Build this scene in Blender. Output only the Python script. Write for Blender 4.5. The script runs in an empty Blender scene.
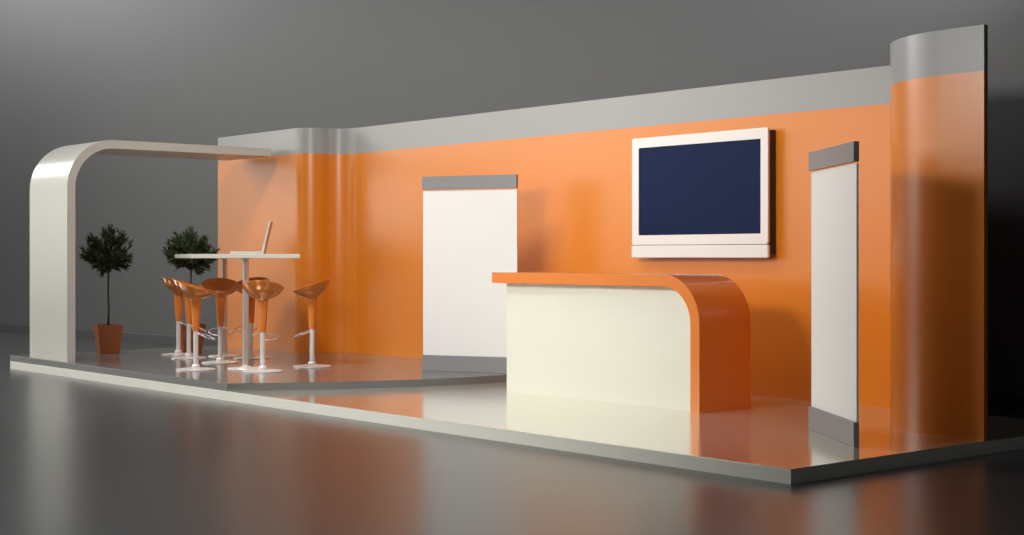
import bpy, bmesh, math, random
from mathutils import Vector, Matrix
random.seed(7)
C = bpy.context.scene.collection
PI = math.pi
F, CX, HY = 1485.0, 512.0, 256.7
SN, CN = 0.6454, 0.7638          # camera yaw
EYE = 1.25
ZP, ZU = 0.0845, 0.1505          # tops of the cream platform and of the grey upper platform

def at(px, w):                   # pixel column and depth -> ground point
    r = (px - CX) / F * w
    return (SN*r - CN*w, CN*r + SN*w)
def floor_at(px, py, z):
    return at(px, F*(EYE - z)/(py - HY))
def rw(r, w):                    # direction given as (right, away) of the camera
    return Vector((SN*r - CN*w, CN*r + SN*w)).normalized()

# ------------------------------------------------------------------ materials
def mat(name, col, rough=.5, metal=0., spec=.5, coat=0., coat_r=.1, noise=0., scale=8., bump=0., bscale=60., ior=1.5):
    m = bpy.data.materials.new(name); m.use_nodes = True
    nt = m.node_tree; b = nt.nodes['Principled BSDF']
    b.inputs['Roughness'].default_value = rough
    b.inputs['Metallic'].default_value = metal
    b.inputs['Specular IOR Level'].default_value = spec
    b.inputs['IOR'].default_value = ior
    b.inputs['Coat Weight'].default_value = coat
    b.inputs['Coat Roughness'].default_value = coat_r
    tc = nt.nodes.new('ShaderNodeTexCoord')
    n = nt.nodes.new('ShaderNodeTexNoise'); n.inputs['Scale'].default_value = scale
    n.inputs['Detail'].default_value = 4
    nt.links.new(tc.outputs['Object'], n.inputs['Vector'])
    mx = nt.nodes.new('ShaderNodeMix'); mx.data_type = 'RGBA'
    a = [max(0, c*(1-noise)) for c in col]; d = [min(1, c*(1+noise)) for c in col]
    mx.inputs[6].default_value = (*a, 1); mx.inputs[7].default_value = (*d, 1)
    nt.links.new(n.outputs['Fac'], mx.inputs[0])
    nt.links.new(mx.outputs[2], b.inputs['Base Color'])
    if bump:
        n2 = nt.nodes.new('ShaderNodeTexNoise'); n2.inputs['Scale'].default_value = bscale
        nt.links.new(tc.outputs['Object'], n2.inputs['Vector'])
        bp = nt.nodes.new('ShaderNodeBump'); bp.inputs['Strength'].default_value = bump
        bp.inputs['Distance'].default_value = .002
        nt.links.new(n2.outputs['Fac'], bp.inputs['Height'])
        nt.links.new(bp.outputs['Normal'], b.inputs['Normal'])
    return m
M = {
 'ground':  mat('dark_polished_floor', (.042,.042,.041), .28, ior=3.0, noise=.04),
 'backdrop':mat('grey_plaster', (.10,.10,.103), .5, spec=.4, noise=.03, scale=2),
 'skirting':mat('dark_grey_skirting', (.055,.056,.06), .5),
 'cream_fl':mat('cream_lacquered_floor', (.86,.84,.74), .15, metal=.7, ior=2.2, noise=.01),
 'edge_cr': mat('cream_edge_trim', (.84,.84,.75), .4, noise=.01),
 'edge_gr': mat('grey_edge_trim', (.17,.175,.17), .4, noise=.01),
 'grey_fl': mat('grey_lacquered_floor', (.24,.24,.24), .16, metal=.3, ior=2.4, noise=.01),
 'orange':  mat('orange_lacquer', (.74,.212,.010), .30, ior=1.70, noise=.015, scale=3),
 'orange2': mat('orange_counter_lacquer', (.78,.222,.036), .2, ior=1.65, noise=.015, scale=3),
 'band':    mat('satin_grey_metal', (.35,.35,.345), .30, spec=.5, noise=.02, scale=3),
 'cream':   mat('cream_laminate', (.76,.76,.66), .38, spec=.4, noise=.01),
 'arch':    mat('cream_arch_lacquer', (.66,.66,.60), .30, spec=.5, noise=.01),
 'white':   mat('white_banner_fabric', (.80,.79,.77), .45, spec=.3, noise=.01),
 'bar':     mat('grey_banner_rail', (.25,.25,.255), .35, spec=.5, noise=.02),
 'tvwhite': mat('white_gloss_plastic', (.84,.80,.77), .3, spec=.4, noise=.01),
 'screen':  mat('dark_blue_screen', (.004,.013,.058), .5, spec=.12, noise=.05, scale=1.5),
 'groove':  mat('dark_seam', (.035,.028,.025), .6),
 'stool':   mat('orange_gloss_plastic', (.74,.23,.03), .22, metal=.3, coat=.7, coat_r=.08, noise=.02),
 'chrome':  mat('brushed_steel', (.78,.76,.75), .28, metal=.75, noise=.02),
 'steel_w': mat('white_powder_coat', (.80,.78,.76), .3, metal=.2, noise=.02),
 'tabletop':mat('cream_tabletop', (.74,.74,.66), .3, noise=.01),
 'laptop':  mat('silver_laptop_shell', (.62,.58,.54), .35, metal=.3, noise=.01),
 'lapscr':  mat('dark_laptop_display', (.05,.03,.025), .2),
 'keys':    mat('grey_keys', (.20,.20,.20), .5),
 'pot':     mat('orange_glazed_pot', (.31,.085,.014), .2, ior=1.9, noise=.04),
 'soil':    mat('dark_soil', (.03,.02,.014), .9, noise=.5, scale=60),
 'trunk':   mat('thin_bark', (.055,.045,.022), .7, noise=.3, scale=50, bump=.5),
 'leaf':    mat('dark_green_leaf', (.050,.085,.034), .42, spec=.4, noise=.35, scale=7),
}

# ------------------------------------------------------------------ helpers
def link(name, bm, m, parent=None, smooth=False, angle=None):
    bmesh.ops.recalc_face_normals(bm, faces=bm.faces)
    me = bpy.data.meshes.new(name)
    for f in bm.faces: f.smooth = smooth
    if smooth and angle:
        for e in bm.edges:
            if len(e.link_faces) == 2 and e.calc_face_angle(0) > angle: e.smooth = False
    bm.to_mesh(me); bm.free()
    me.materials.append(M[m])
    o = bpy.data.objects.new(name, me); C.objects.link(o)
    if parent: o.parent = parent
    return o
def thing(name, label, cat, loc, rz=0, group=None):
    o = bpy.data.objects.new(name, None); C.objects.link(o)
    o.location = loc; o.rotation_euler = (0, 0, rz); o.empty_display_size = .2
    o['label'] = label; o['category'] = cat
    if group: o['group'] = group
    return o
def tag(o, label, cat, group=None):
    o['label'] = label; o['category'] = cat
    if group: o['group'] = group
    return o
def box(bm, c, s, rz=0, bev=0, seg=2, mtx=None):
    mt = mtx or (Matrix.Translation(c) @ Matrix.Rotation(rz, 4, 'Z'))
    r = bmesh.ops.create_cube(bm, size=1)
    vs = r['verts']
    bmesh.ops.scale(bm, vec=s, verts=vs)
    if bev:
        es = list({e for v in vs for e in v.link_edges})
        rr = bmesh.ops.bevel(bm, geom=es, offset=bev, segments=seg, affect='EDGES', profile=.5)
        vs = list({v for f in rr['faces'] for v in f.verts} | {v for v in vs if v.is_valid})
        # every vertex of this island
        seen = set(vs); st = list(vs)
        while st:
            v = st.pop()
            for e in v.link_edges:
                w = e.other_vert(v)
                if w not in seen: seen.add(w); st.append(w)
        vs = list(seen)
    bmesh.ops.transform(bm, matrix=mt, verts=vs)
    return vs
def prism(bm, poly, z0, z1):
    a = [bm.verts.new((x, y, z0)) for x, y in poly]; b = [bm.verts.new((x, y, z1)) for x, y in poly]
    n = len(poly)
    bm.faces.new(a[::-1]); bm.faces.new(b)
    for i in range(n): bm.faces.new((a[i], a[(i+1) % n], b[(i+1) % n], b[i]))
def lathe(bm, prof, seg=40, c=(0,0,0)):
    rings = []
    for r, z in prof:
        if r < 1e-6: rings.append([bm.verts.new((c[0], c[1], c[2]+z))])
        else: rings.append([bm.verts.new((c[0]+r*math.cos(2*PI*k/seg), c[1]+r*math.sin(2*PI*k/seg), c[2]+z)) for k in range(seg)])
    for a, b in zip(rings, rings[1:]):
        for k in range(seg):
            k2 = (k+1) % seg
            if len(a) == 1 and len(b) == 1: continue
            if len(a) == 1: bm.faces.new((a[0], b[k], b[k2]))
            elif len(b) == 1: bm.faces.new((a[k], a[k2], b[0]))
            else: bm.faces.new((a[k], a[k2], b[k2], b[k]))
def tube(bm, pts, rad, seg=10, closed=False):
    pts = [Vector(p) for p in pts]; n = len(pts); rings = []
    for i, p in enumerate(pts):
        if closed: t = pts[(i+1) % n] - pts[i-1]
        else: t = pts[min(i+1, n-1)] - pts[max(i-1, 0)]
        t.normalize()
        u = t.cross(Vector((0,0,1)))
        if u.length < 1e-3: u = Vector((1,0,0))
        u.normalize(); v = t.cross(u)
        r = rad[i] if isinstance(rad, (list, tuple)) else rad
        rings.append([bm.verts.new(p + r*(math.cos(2*PI*k/seg)*u + math.sin(2*PI*k/seg)*v)) for k in range(seg)])
    for i in range(n if closed else n-1):
        a, b = rings[i], rings[(i+1) % n]
        for k in range(seg): bm.faces.new((a[k], a[(k+1) % seg], b[(k+1) % seg], b[k]))
    if not closed:
        bm.faces.new(rings[0][::-1]); bm.faces.new(rings[-1])
def ribbon(bm, outer, inner, ax, d0, d1):
    """closed strip between two equal polylines of (s, z), extruded along ax ('X' or 'Y') from d0 to d1"""
    def P(s, z, d): return (d, s, z) if ax == 'X' else (s, d, z)
    n = len(outer)
    o0 = [bm.verts.new(P(s, z, d0)) for s, z in outer]; o1 = [bm.verts.new(P(s, z, d1)) for s, z in outer]
    i0 = [bm.verts.new(P(s, z, d0)) for s, z in inner]; i1 = [bm.verts.new(P(s, z, d1)) for s, z in inner]
    for k in range(n-1):
        bm.faces.new((o0[k], o0[k+1], o1[k+1], o1[k]))
        bm.faces.new((i0[k], i1[k], i1[k+1], i0[k+1]))
        bm.faces.new((o0[k], i0[k], i0[k+1], o0[k+1]))
        bm.faces.new((o1[k], o1[k+1], i1[k+1], i1[k]))
    for k in (0, n-1): bm.faces.new((o0[k], o1[k], i1[k], i0[k]))

# ------------------------------------------------------------------ the room
bm = bmesh.new(); box(bm, (-12, 2, -.05), (60, 40, .1))
o = link('floor', bm, 'ground'); o['kind'] = 'structure'
# wall behind the stand, turned a few degrees
A, B = Vector((-23.5, 9.60)), Vector((-6.6, 10.95))
d = (B-A).normalized(); a0 = math.atan2(d.y, d.x)
mid = A + d*8; nrm = Vector((-d.y, d.x))
c = mid + nrm*.1
bm = bmesh.new(); box(bm, (c.x, c.y, 3.6), (46, .2, 7.2), a0)
o = link('wall_back', bm, 'backdrop'); o['kind'] = 'structure'
c = mid - nrm*.0125
bm = bmesh.new(); box(bm, (c.x, c.y, .065), (46, .025, .13), a0, .006)
o = link('baseboard_back', bm, 'skirting'); o['kind'] = 'structure'

# ------------------------------------------------------------------ platforms
XL, XR, YF, YB = -16.29, -5.235, 6.427, 9.576
def slab(name, poly, z0, z1, top, edge, label):
    cx = sum(p[0] for p in poly)/len(poly); cy = sum(p[1] for p in poly)/len(poly)
    t = thing(name, label, 'platform', (cx, cy, z0))
    q = [(x-cx, y-cy) for x, y in poly]
    bm = bmesh.new(); prism(bm, q, 0, z1-z0-.004); link('edge_trim', bm, edge, t)
    bm = bmesh.new(); prism(bm, q, z1-z0-.004, z1-z0); link('glossy_deck', bm, top, t)
    return t
slab('display_platform', [(XL, YF), (XR, YF), (XR, 9.70), (XL-.095, 9.70)], 0, ZP, 'cream_fl', 'edge_cr', 'long low cream platform with a glossy top carrying the whole exhibition stand')

# wall centre line seen from above (front face)
def arc(cx, cy, r, a, b, n): return [(cx + r*math.cos(a+(b-a)*k/n), cy + r*math.sin(a+(b-a)*k/n)) for k in range(n+1)]
YL, YR = 9.07, 8.34
r1 = .26
path = [(XL-.075, YL)]
path += arc(-14.60, YL+r1, r1, -PI/2, 0, 14)
r2y = YB-YL-r1; r2x = .31; xm = -14.60+r1
path += [(xm+r2x+r2x*math.cos(a), YL+r1+r2y*math.sin(a)) for a in [PI-PI/2*k/16 for k in range(17)]]
R1, R2 = .77, YB-YR-.77
path += arc(-6.325-R2, YR+R1, R2, PI/2, 0, 14)
path += arc(-6.325+R1, YR+R1, R1, PI, 1.5*PI, 28)
path += [(XR-.01, YR)]
# drop doubles
pp = [path[0]]
for p in path[1:]:
    if (Vector(p)-Vector(pp[-1])).length > .004: pp.append(p)
path = pp
T = .042
def offs(path, t):
    out = []
    for i, p in enumerate(path):
        q0 = Vector(path[max(i-1, 0)]); q1 = Vector(path[min(i+1, len(path)-1)])
        tt = (q1-q0).normalized(); out.append((p[0]-tt.y*t, p[1]+tt.x*t))
    return out
back = offs(path, T)
def wall_mesh(z0, z1):
    bm = bmesh.new(); n = len(path)
    V = [[bm.verts.new((x, y, z)) for x, y in pl] for pl, z in ((path, z0), (path, z1), (back, z1), (back, z0))]
    for k in range(n-1):
        for j in range(4):
            a, b = V[j], V[(j+1) % 4]
            bm.faces.new((a[k], a[k+1], b[k+1], b[k]))
    for k in (0, n-1): bm.faces.new([V[j][k] for j in range(4)])
    return bm
ZB, ZT = EYE+1.177, EYE+1.469
w = thing('display_wall', 'long orange display wall with curved ends and a grey top band', 'display wall', (-10.8, YB, ZP))
def sh(o, root): o.parent = root; o.matrix_parent_inverse = Matrix.Translation(root.location).inverted(); return o
sh(link('wall_panel', wall_mesh(ZP, ZB), 'orange', None, True, .6), w)
t = sh(link('header_band', wall_mesh(ZB, ZT), 'band', None, True, .6), w); t['label'] = 'grey satin band along the top'

# grey upper platform: straight front, bowed right edge, back follows the wall
cur = [floor_at(300, 382.5, ZU), floor_at(350, 381.5, ZU), floor_at(440, 378.5, ZU), floor_at(507, 374.7, ZU)]
c0 = (-11.43, YF)
ctrl = [c0] + cur + [(-10.63, 9.56)]
def catmull(P, n=8):
    P = [Vector(p) for p in P]; out = []
    for i in range(len(P)-1):
        a = P[max(i-1, 0)]; b = P[i]; c = P[i+1]; d = P[min(i+2, len(P)-1)]
        for k in range(n):
            t = k/n
            out.append(.5*((2*b)+(c-a)*t+(2*a-5*b+4*c-d)*t*t+(3*b-a-3*c+d)*t**3))
    out.append(P[-1]); return [tuple(v) for v in out]
edge = catmull(ctrl)
inner = offs(path, -.004)
wl = [p for p in inner if p[0] < -13.9]
poly = [(XL, YF-.001)] + edge + [(-10.63, YB-.004)] + wl[::-1]
slab('upper_platform', poly, ZP, ZU, 'grey_fl', 'edge_gr', 'dark grey raised platform section with a bowed edge under the bar table')

# ------------------------------------------------------------------ arch
def bend(s0, z0, zt, s1, r, rt, n=20):
    """leg up at s0, bend radius r, then along to s1 at height zt"""
    return [(s0, z0)] + [(s0+r-r*math.cos(a), zt-r+r*math.sin(a)) for a in [PI/2*k/n for k in range(n+1)]] + [(s1, zt)]
bm = bmesh.new(); Ro = .52; tk = .090; zt = EYE+1.247
ribbon(bm, bend(6.475, ZU, zt, 8.93, Ro, 0), bend(6.475+tk, ZU, zt-tk, 8.93, Ro-tk, 0), 'X', -15.86, -14.875)
tag(link('entrance_arch', bm, 'arch', None, True, .5), 'cream arch with a rounded corner at the left end of the stand', 'arch')

# ------------------------------------------------------------------ counter
cr = thing('reception_counter', 'orange and cream reception counter with a waterfall curved right end', 'counter', (-8.75, 8.48, ZP))
zc = 1.029; X0, X1 = -9.97, -7.54; Y0, Y1 = 8.197, 8.775; tc_ = .091
def bendR(s1, z0, zt, s0, r, n=20):
    return [(s1, z0)] + [(s1-r+r*math.cos(a), zt-r+r*math.sin(a)) for a in [PI/2*k/n for k in range(n+1)]] + [(s0, zt)]
L = cr.location
bm = bmesh.new()
ribbon(bm, bendR(X1-L.x, 0, zc, X0-L.x, .37), bendR(X1-tc_-L.x, 0, zc-tc_, X0-L.x, .28), 'Y', Y0-L.y, Y1-L.y)
link('countertop', bm, 'orange2', cr, True, .5)
# cream body fills the inside of the bend
xa, xb = -9.866-L.x, X1-tc_-.001-L.x
prof = [(xa, 0), (xb, 0)] + [(xb-.28+.28*math.cos(a), zc-tc_-.001-.28+.28*math.sin(a)) for a in [PI/2*k/16 for k in range(17)]] + [(xa, zc-tc_-.001)]
bm = bmesh.new()
f0 = [bm.verts.new((x, Y0+.080-L.y, z)) for x, z in prof]; f1 = [bm.verts.new((x, Y1-.05-L.y, z)) for x, z in prof]
n = len(prof); bm.faces.new(f0); bm.faces.new(f1[::-1])
for k in range(n): bm.faces.new((f0[k], f1[k], f1[(k+1) % n], f0[(k+1) % n]))
o = link('front_panel', bm, 'cream', cr); o['label'] = 'cream front panel'

# ------------------------------------------------------------------ banners
def banner(p_near, p_far, z, label):
    """free standing display board between two ground points (right end, left end)"""
    a, b = Vector(p_near), Vector(p_far); m = (a+b)/2; dd = (a-b)
    Lw = dd.length; ang = math.atan2(dd.y, dd.x)
    # local x along board, local -y is the lit face
    t = thing('display_board', label, 'display board', (m.x, m.y, z), ang, 'free-standing white display boards')
    H = 1.872
    bm = bmesh.new(); box(bm, (0, .018, .1525/2), (Lw, .036, .1525), 0, .002, 1); o = link('base_rail', bm, 'bar', t); o['label'] = 'grey base rail'
    bm = bmesh.new(); box(bm, (0, .026, H/2), (Lw-.006, .014, H-.27), 0, .001, 1); link('board_panel', bm, 'white', t)
    bm = bmesh.new(); box(bm, (0, .018, H-.0625), (Lw, .036, .125), 0, .002, 1); o = link('header_rail', bm, 'bar', t); o['label'] = 'grey top rail'
    return t
p1r, p1l = at(516.6, 13.94), at(422.0, 14.33)
banner(p1r, p1l, ZU, 'white display board on the grey platform, left of the reception counter')
p2r, p2l = floor_at(853.6, 447.4, ZP), floor_at(808.6, 428.6, ZP)
banner(p2r, p2l, ZP, 'white display board turned edge-on between the counter and the wall curved end')

# ------------------------------------------------------------------ television
Yt = 9.47
tv = thing('television', 'white framed flat television with a blank dark blue screen on the orange wall', 'television', (-8.73, YB, EYE-.011))
def tvb(x0, x1, y0, y1, z0, z1, bev):
    bm = bmesh.new()
    box(bm, ((x0+x1)/2+8.73, (y0+y1)/2-YB, (z0+z1)/2+.011), (x1-x0, y1-y0, z1-z0), 0, bev, 3)
    return bm
# frame: a ring so that the screen is let in
xs = (-9.53, -9.447, -8.031, -7.953); zs = (.105, .191, .974, 1.063)
def rrect(x0, x1, z0, z1, r, n=6):
    out = []
    for cx, cz, a in ((x1-r, z1-r, 0), (x0+r, z1-r, PI/2), (x0+r, z0+r, PI), (x1-r, z0+r, 1.5*PI)):
        out += [(cx+r*math.cos(a+PI/2*k/n), cz+r*math.sin(a+PI/2*k/n)) for k in range(n+1)]
    return out
bm = bmesh.new()      # rounded frame with a window for the screen
ou = rrect(xs[0], xs[3], zs[0], zs[3], .022); inn = rrect(xs[1], xs[2], zs[1], zs[2], .0015)
rg = []
for pl, y in ((ou, Yt+.022), (ou, Yt), (inn, Yt), (inn, Yt+.022)):
    rg.append([bm.verts.new((x+8.73, y-YB, z+.011)) for x, z in pl])
for a, b in zip(rg, rg[1:]+rg[:1]):
    for k in range(len(a)): bm.faces.new((a[k], a[(k+1) % len(a)], b[(k+1) % len(a)], b[k]))
link('television_frame', bm, 'tvwhite', tv)
bm = tvb(xs[0]+.03, xs[3]-.004, Yt+.021, YB-.001, .02, 1.045, .004); link('back_housing', bm, 'groove', tv)
bm = tvb(xs[1]-.002, xs[2]+.002, Yt+.008, Yt+.02, zs[1]-.002, zs[2]+.002, 0); o = link('screen', bm, 'screen', tv); o['label'] = 'dark blue screen'
bm = tvb(xs[0]-.004, xs[3]+.006, Yt-.006, Yt+.024, -.011, .100, .010); link('speaker_bar', bm, 'tvwhite', tv)
bm = tvb(xs[0]+.006, xs[3]-.006, Yt+.006, Yt+.022, .098, .107, 0); link('seam', bm, 'groove', tv)

# ------------------------------------------------------------------ bar table
cxy = Vector(at(234.0, 15.36)); e = rw(-.295, .955); ang = math.atan2(e.y, e.x)
tb = thing('bar_table', 'long cream topped bar table on two round-based steel columns', 'table', (cxy.x, cxy.y, ZU), ang)
TL, TW = 2.06, 1.04; ztop = EYE+.026-ZU
bm = bmesh.new(); box(bm, (0, 0, ztop-.021), (TL, TW, .042), 0, .004, 2); link('tabletop', bm, 'tabletop', tb)
for px, py, wd in ((245.8, 369, 0), (224.6, 356.5, 0)):
    g = Vector(floor_at(px, py, ZU)) - cxy
    lx = g.dot(e); ly = g.dot(Vector((-e.y, e.x)))
    bm = bmesh.new(); lathe(bm, [(0, .012), (.030, .012), (.030, ztop-.05), (.06, ztop-.047), (.06, ztop-.042), (0, ztop-.042)], 28, (lx, ly, 0))
    link('column', bm, 'chrome', tb, True, .6)
    bm = bmesh.new(); lathe(bm, [(0, 0), (.178, 0), (.180, .006), (.175, .013), (.06, .02), (.045, .03), (.031, .034), (.0305, .036)], 48, (lx, ly, 0))
    link('base_disc', bm, 'steel_w', tb, True, .6)

# ------------------------------------------------------------------ laptop
lp = rw(-.10, .995)                               # width axis, runs away from the camera
dpt = Vector((lp.y, -lp.x))                        # towards the right: hinge side
lc = Vector(at(248.6, 14.9))
la = math.atan2(dpt.y, dpt.x)
lt = thing('laptop', 'open silver laptop on the bar table, screen end toward the orange wall', 'laptop', (lc.x, lc.y, ZU+ztop), la)
bm = bmesh.new(); box(bm, (0, 0, .014), (.33, .36, .028), 0, .006, 3); lb = link('laptop_body', bm, 'laptop', lt)
bm = bmesh.new()
for i in range(5):
    for j in range(13): box(bm, (-.01+i*.024, -.15+j*.025, .0295), (.019, .020, .003))
o = link('keyboard', bm, 'keys', lb)
bm = bmesh.new(); box(bm, (-.10, 0, .0287), (.07, .10, .0015)); link('touchpad', bm, 'groove', lb)
tilt = math.radians(13)
mt = Matrix.Translation((.153, 0, .026)) @ Matrix.Rotation(tilt, 4, 'Y')
bm = bmesh.new(); box(bm, None, (.020, .36, .31), 0, .005, 3, mt @ Matrix.Translation((0, 0, .155))); lid = link('laptop_lid', bm, 'laptop', lt)
bm = bmesh.new(); box(bm, None, (.002, .325, .27), 0, 0, 1, mt @ Matrix.Translation((-.0105, 0, .158))); o = link('display', bm, 'lapscr', lid); o['label'] = 'dark display'

# ------------------------------------------------------------------ bar stools (local +x = the way the sitter faces)
def make_stool():
    t = thing('bar_stool', '', 'stool', (0,0,0), 0, 'orange bar stools around the bar table')
    seg = 56
    prof = [(.050,0), (.054,.06), (.064,.14), (.085,.24), (.120,.38), (.152,.56), (.177,.78), (.191,.96), (.196,1.0), (.192,1.02)]
    zn = .675
    def rim(a):                                    # a=0 front (low), pi = back (high)
        b = .5-.5*math.cos(a)
        return .752 + .122*b**1.15
    def rs(a, r): return r*(1+.03*math.sin(a)**2)
    bm = bmesh.new(); rings = []
    for r, f in prof:
        rings.append([bm.verts.new((rs(a, r)*math.cos(a), rs(a, r)*math.sin(a), zn+(rim(a)-zn)*f)) for a in [2*PI*k/seg for k in range(seg)]])
    for r, f in ((.186,.97), (.170,.82), (.148,.64), (.118,.47), (.080,.36), (.04,.31)):
        rings.append([bm.verts.new((rs(a, r)*math.cos(a), rs(a, r)*math.sin(a), zn+(rim(a)-zn)*f if r > .13 else zn+((rim(a)-zn)*(r/.13)+(.81-zn)*(1-r/.13))*f)) for a in [2*PI*k/seg for k in range(seg)]])
    for p, q in zip(rings, rings[1:]):
        for k in range(seg): bm.faces.new((p[k], p[(k+1) % seg], q[(k+1) % seg], q[k]))
    bm.faces.new(rings[-1]); bm.faces.new(rings[0])
    link('seat', bm, 'stool', t, True)
    bm = bmesh.new(); lathe(bm, [(0,.378), (.029,.378), (.031,.384), (.036,.45), (.043,.56), (.0515,.675), (.050,.69), (0,.69)], 32)
    link('seat_stem', bm, 'orange2', t, True, .8)
    bm = bmesh.new(); lathe(bm, [(0,.02), (.024,.02), (.024,.378), (0,.378)], 24)
    o = link('pole', bm, 'steel_w', t, True, .8); o['label'] = 'pale steel pole'
    bm = bmesh.new(); lathe(bm, [(.023,.016), (.037,.018), (.041,.03), (.038,.046), (.027,.058), (.0243,.060)], 28)
    link('collar', bm, 'steel_w', t, True)
    bm = bmesh.new(); lathe(bm, [(0,0), (.188,0), (.192,.004), (.190,.010), (.15,.015), (.06,.022), (.03,.024), (0,.024)], 56)
    o = link('base_disc', bm, 'steel_w', t, True, .7); o['label'] = 'round pale steel base'
    bm = bmesh.new(); rr = .125; tl = math.radians(24)
    pts = []
    for k in range(44):
        a = 2*PI*k/44; x = .018+.72*(rr-rr*math.cos(a)); y = rr*math.sin(a)
        pts.append((x*math.cos(tl), y, .372-x*math.sin(tl)))
    tube(bm, pts, .0055, 8, True)
    o = link('footrest_ring', bm, 'chrome', t, True); o['label'] = 'thin steel foot ring'
    return t
def copy_tree(root):
    r = root.copy(); C.objects.link(r)
    for ch in root.children:
        c = ch.copy(); C.objects.link(c); c.parent = r
    return r
stools = [ # pixel column, row of the base centre, facing (right, away), label
 (178.6, 354.8, (1,.25), 'orange bar stool farthest left at the bar table'),
 (189.0, 358.3, (1,.15), 'orange bar stool second from left, partly hidden by the front left stool'),
 (195.9, 369.8, (1,.10), 'orange bar stool nearest the camera on the left side of the table'),
 (220.4, 362.8, (.30,-1), 'orange bar stool showing its hollow seat, standing under the table middle'),
 (251.0, 358.3, (-.35,-1), 'orange bar stool behind the front table column, mostly hidden'),
 (262.8, 371.5, (.05,1), 'orange bar stool just right of the front table column, seen from its back'),
 (312.2, 366.8, (-1,.15), 'orange bar stool standing alone at the right, before the curved orange wall'),
]
proto = make_stool()
for i, (px, py, fc, lab) in enumerate(stools):
    s = proto if i == 0 else copy_tree(proto)
    x, y = floor_at(px, py, ZU); dd = rw(*fc)
    s.location = (x, y, ZU); s.rotation_euler = (0, 0, math.atan2(dd.y, dd.x))
    s['label'] = lab

# ------------------------------------------------------------------ potted trees
def pot_mesh():
    bm = bmesh.new(); h = .326; b = .104; tp = .143
    def ring(s, z): return [bm.verts.new((sx*s, sy*s, z)) for sx, sy in ((-1,-1), (1,-1), (1,1), (-1,1))]
    R = [ring(b, 0), ring(tp, h), ring(tp-.014, h), ring(tp-.020, h-.045), ]
    for p, q in zip(R, R[1:]):
        for k in range(4): bm.faces.new((p[k], p[(k+1) % 4], q[(k+1) % 4], q[k]))
    bm.faces.new(R[0][::-1]); bm.faces.new(R[-1])
    return bm
def tree(px, py, seed, label):
    rnd = random.Random(seed)
    x, y = floor_at(px, py, ZU)
    th = math.radians(25.9); dv = rw(math.cos(th), math.sin(th))
    t = thing('potted_tree', label, 'potted tree', (x, y, ZU), math.atan2(dv.y, dv.x), 'small potted ball trees')
    link('pot', pot_mesh(), 'pot', t)
    bm = bmesh.new(); box(bm, (0, 0, .288), (.240, .242, .02)); link('soil', bm, 'soil', t)
    cz = 1.135
    bm = bmesh.new()
    tube(bm, [(0,0,.29), (.004,.002,.5), (-.003,.003,.72), (.002,0,.93), (0,0,1.10)], [.016,.015,.014,.014,.010], 10)
    tips = []
    for k in range(84):
        while True:
            v = Vector((rnd.uniform(-1,1), rnd.uniform(-1,1), rnd.uniform(-.75,1)))
            if .2 < v.length < 1: break
        v.normalize(); L = rnd.uniform(.19, .29)
        if v.z < -.3: L *= .85
        base = Vector((0, 0, rnd.uniform(.93, 1.12)))
        end = Vector((0,0,cz)) + v*L
        midp = (base+end)/2 + Vector((rnd.uniform(-.02,.02), rnd.uniform(-.02,.02), -.015))
        tube(bm, [base, midp, end], [.004,.003,.0015], 5)
        tips.append((base, midp, end))
    link('trunk', bm, 'trunk', t, True)
    bm = bmesh.new()
    def leaf(p, dirn, L, W):
        dirn = dirn.normalized(); up = Vector((rnd.uniform(-1,1), rnd.uniform(-1,1), rnd.uniform(-1,1)))
        s = dirn.cross(up).normalized(); nn = s.cross(dirn)
        prev = None
        pr = [(0,.12), (.2,.7), (.45,1), (.75,.62), (1,.02)]
        rows = []
        for f, wd in pr:
            c = p + dirn*L*f + nn*(-.10*L*f*f)
            rows.append((bm.verts.new(c+s*W*wd), bm.verts.new(c+nn*W*.25*(-1)), bm.verts.new(c-s*W*wd)))
        for a, b in zip(rows, rows[1:]):
            bm.faces.new((a[0], a[1], b[1], b[0])); bm.faces.new((a[1], a[2], b[2], b[1]))
    for base, midp, end in tips:
        ax = (end-midp).normalized()
        for k in range(30):
            f = rnd.uniform(.0, 1.0); p = midp.lerp(end, f)
            dv2 = ax*1.0 + Vector((rnd.uniform(-1,1), rnd.uniform(-1,1), rnd.uniform(-.6,1)))*.95
            leaf(p, dv2, rnd.uniform(.055,.10), rnd.uniform(.0065,.010))
        leaf(end, ax + Vector((0,0,.35)), rnd.uniform(.06,.085), .007)
    link('foliage', bm, 'leaf', t, True)
    return t
tree(108.3, 353.3, 3, 'ball-shaped tree in an orange pot beside the cream arch leg')
tree(190.8, 352.1, 11, 'ball-shaped tree in an orange pot standing behind the bar stools')

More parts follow.
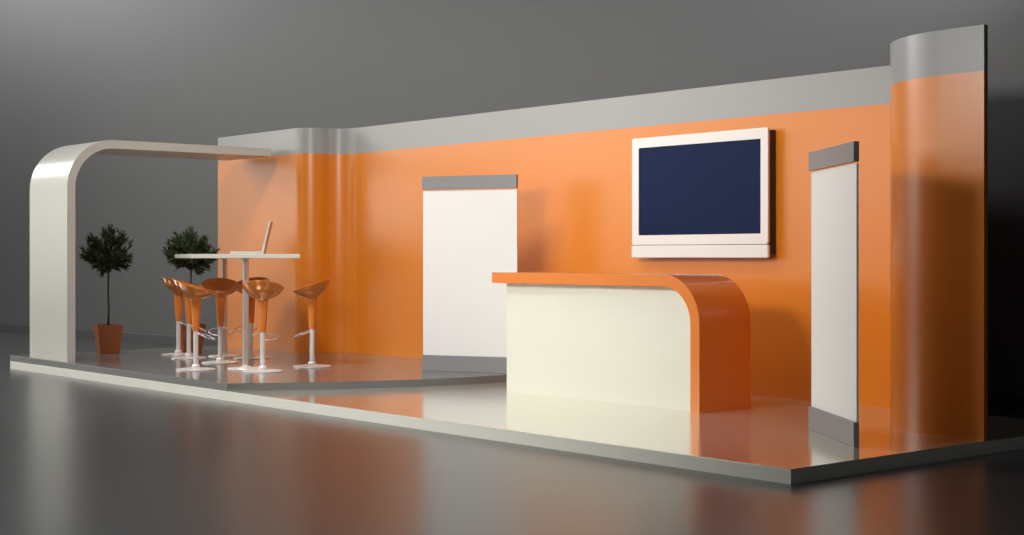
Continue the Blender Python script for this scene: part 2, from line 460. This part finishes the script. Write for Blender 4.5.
# ------------------------------------------------------------------ lights
def area(name, loc, target, sx, sy, power, col=(1,1,1), spread=180):
    l = bpy.data.lights.new(name, 'AREA'); l.shape = 'RECTANGLE'; l.size = sx; l.size_y = sy; l.energy = power; l.color = col; l.spread = math.radians(spread)
    o = bpy.data.objects.new(name, l); C.objects.link(o); o.location = loc
    o.rotation_euler = (Vector(target)-Vector(loc)).to_track_quat('-Z', 'Y').to_euler()
    return o
area('key_softbox', (-7.9, 2.5, 3.35), (-9.0, 9, 2.5), 2.2, .8, 80, (1, .975, .94), 98)
area('overhead_softbox', (-11.0, 3.5, 6.5), (-13.0, 8, .8), 2.0, 1.4, 75, (1, .975, .94), 80)
area('front_edge_fill', (-8, -1.5, 1.6), (-8.5, 6.4, .1), 2.5, 1.2, 6, (1, .985, .96), 60)  # unseen fill, added to lift the platform's front edge
area('left_softbox', (-20, 1.5, 6.0), (-15.6, 6.5, 1.6), 3, 2, 70, (1, .99, .97), 110)
area('top_strip', (-9.0, 6.8, 4.9), (-9.0, 8.7, 0), 4, .6, 48, (1, .975, .94))
area('side_panel_light', (-25, 3.6, 2.6), (-16.5, 9.3, 1.6), 5, 4, 14, (1, .98, .88), 80)  # unseen panel, added for the pale sheen on the left wall section
area('long_sheen_fill', (-20.5, -1.5, 3.2), (-11.5, 12, 3.2), 13, 3.4, 160, (1, .965, .85), 120)  # added panel standing in for a bright room reflected in the upper wall
area('backdrop_wash', (-33, 1.0, 9.0), (-23, 9.7, 4.6), 4, 3, 850, (1, 1, 1), 150)
area('backdrop_fill', (-4.4, 9.3, 4.8), (-7.2, 10.9, 4.9), 1.0, .5, 65, (1, 1, 1), 70)  # unseen fill, added to brighten the backdrop at upper right
w = bpy.data.worlds.new('studio'); bpy.context.scene.world = w; w.use_nodes = True
w.node_tree.nodes['Background'].inputs[0].default_value = (.5, .51, .53, 1)
w.node_tree.nodes['Background'].inputs[1].default_value = .08

# ------------------------------------------------------------------ camera
cd = bpy.data.cameras.new('camera'); cam = bpy.data.objects.new('camera', cd); C.objects.link(cam)
cam.location = (0, 0, EYE); cam.rotation_euler = (PI/2, 0, math.asin(CN))
cd.sensor_width = 36; cd.lens = F/1024*36; cd.shift_y = -(267.5-HY)/1024
cd.clip_end = 200
S = bpy.context.scene; S.camera = cam
S.view_settings.view_transform = 'Standard'; S.view_settings.look = 'None'
S.view_settings.gamma = 1; S.view_settings.exposure = 0; S.view_settings.use_curve_mapping = False
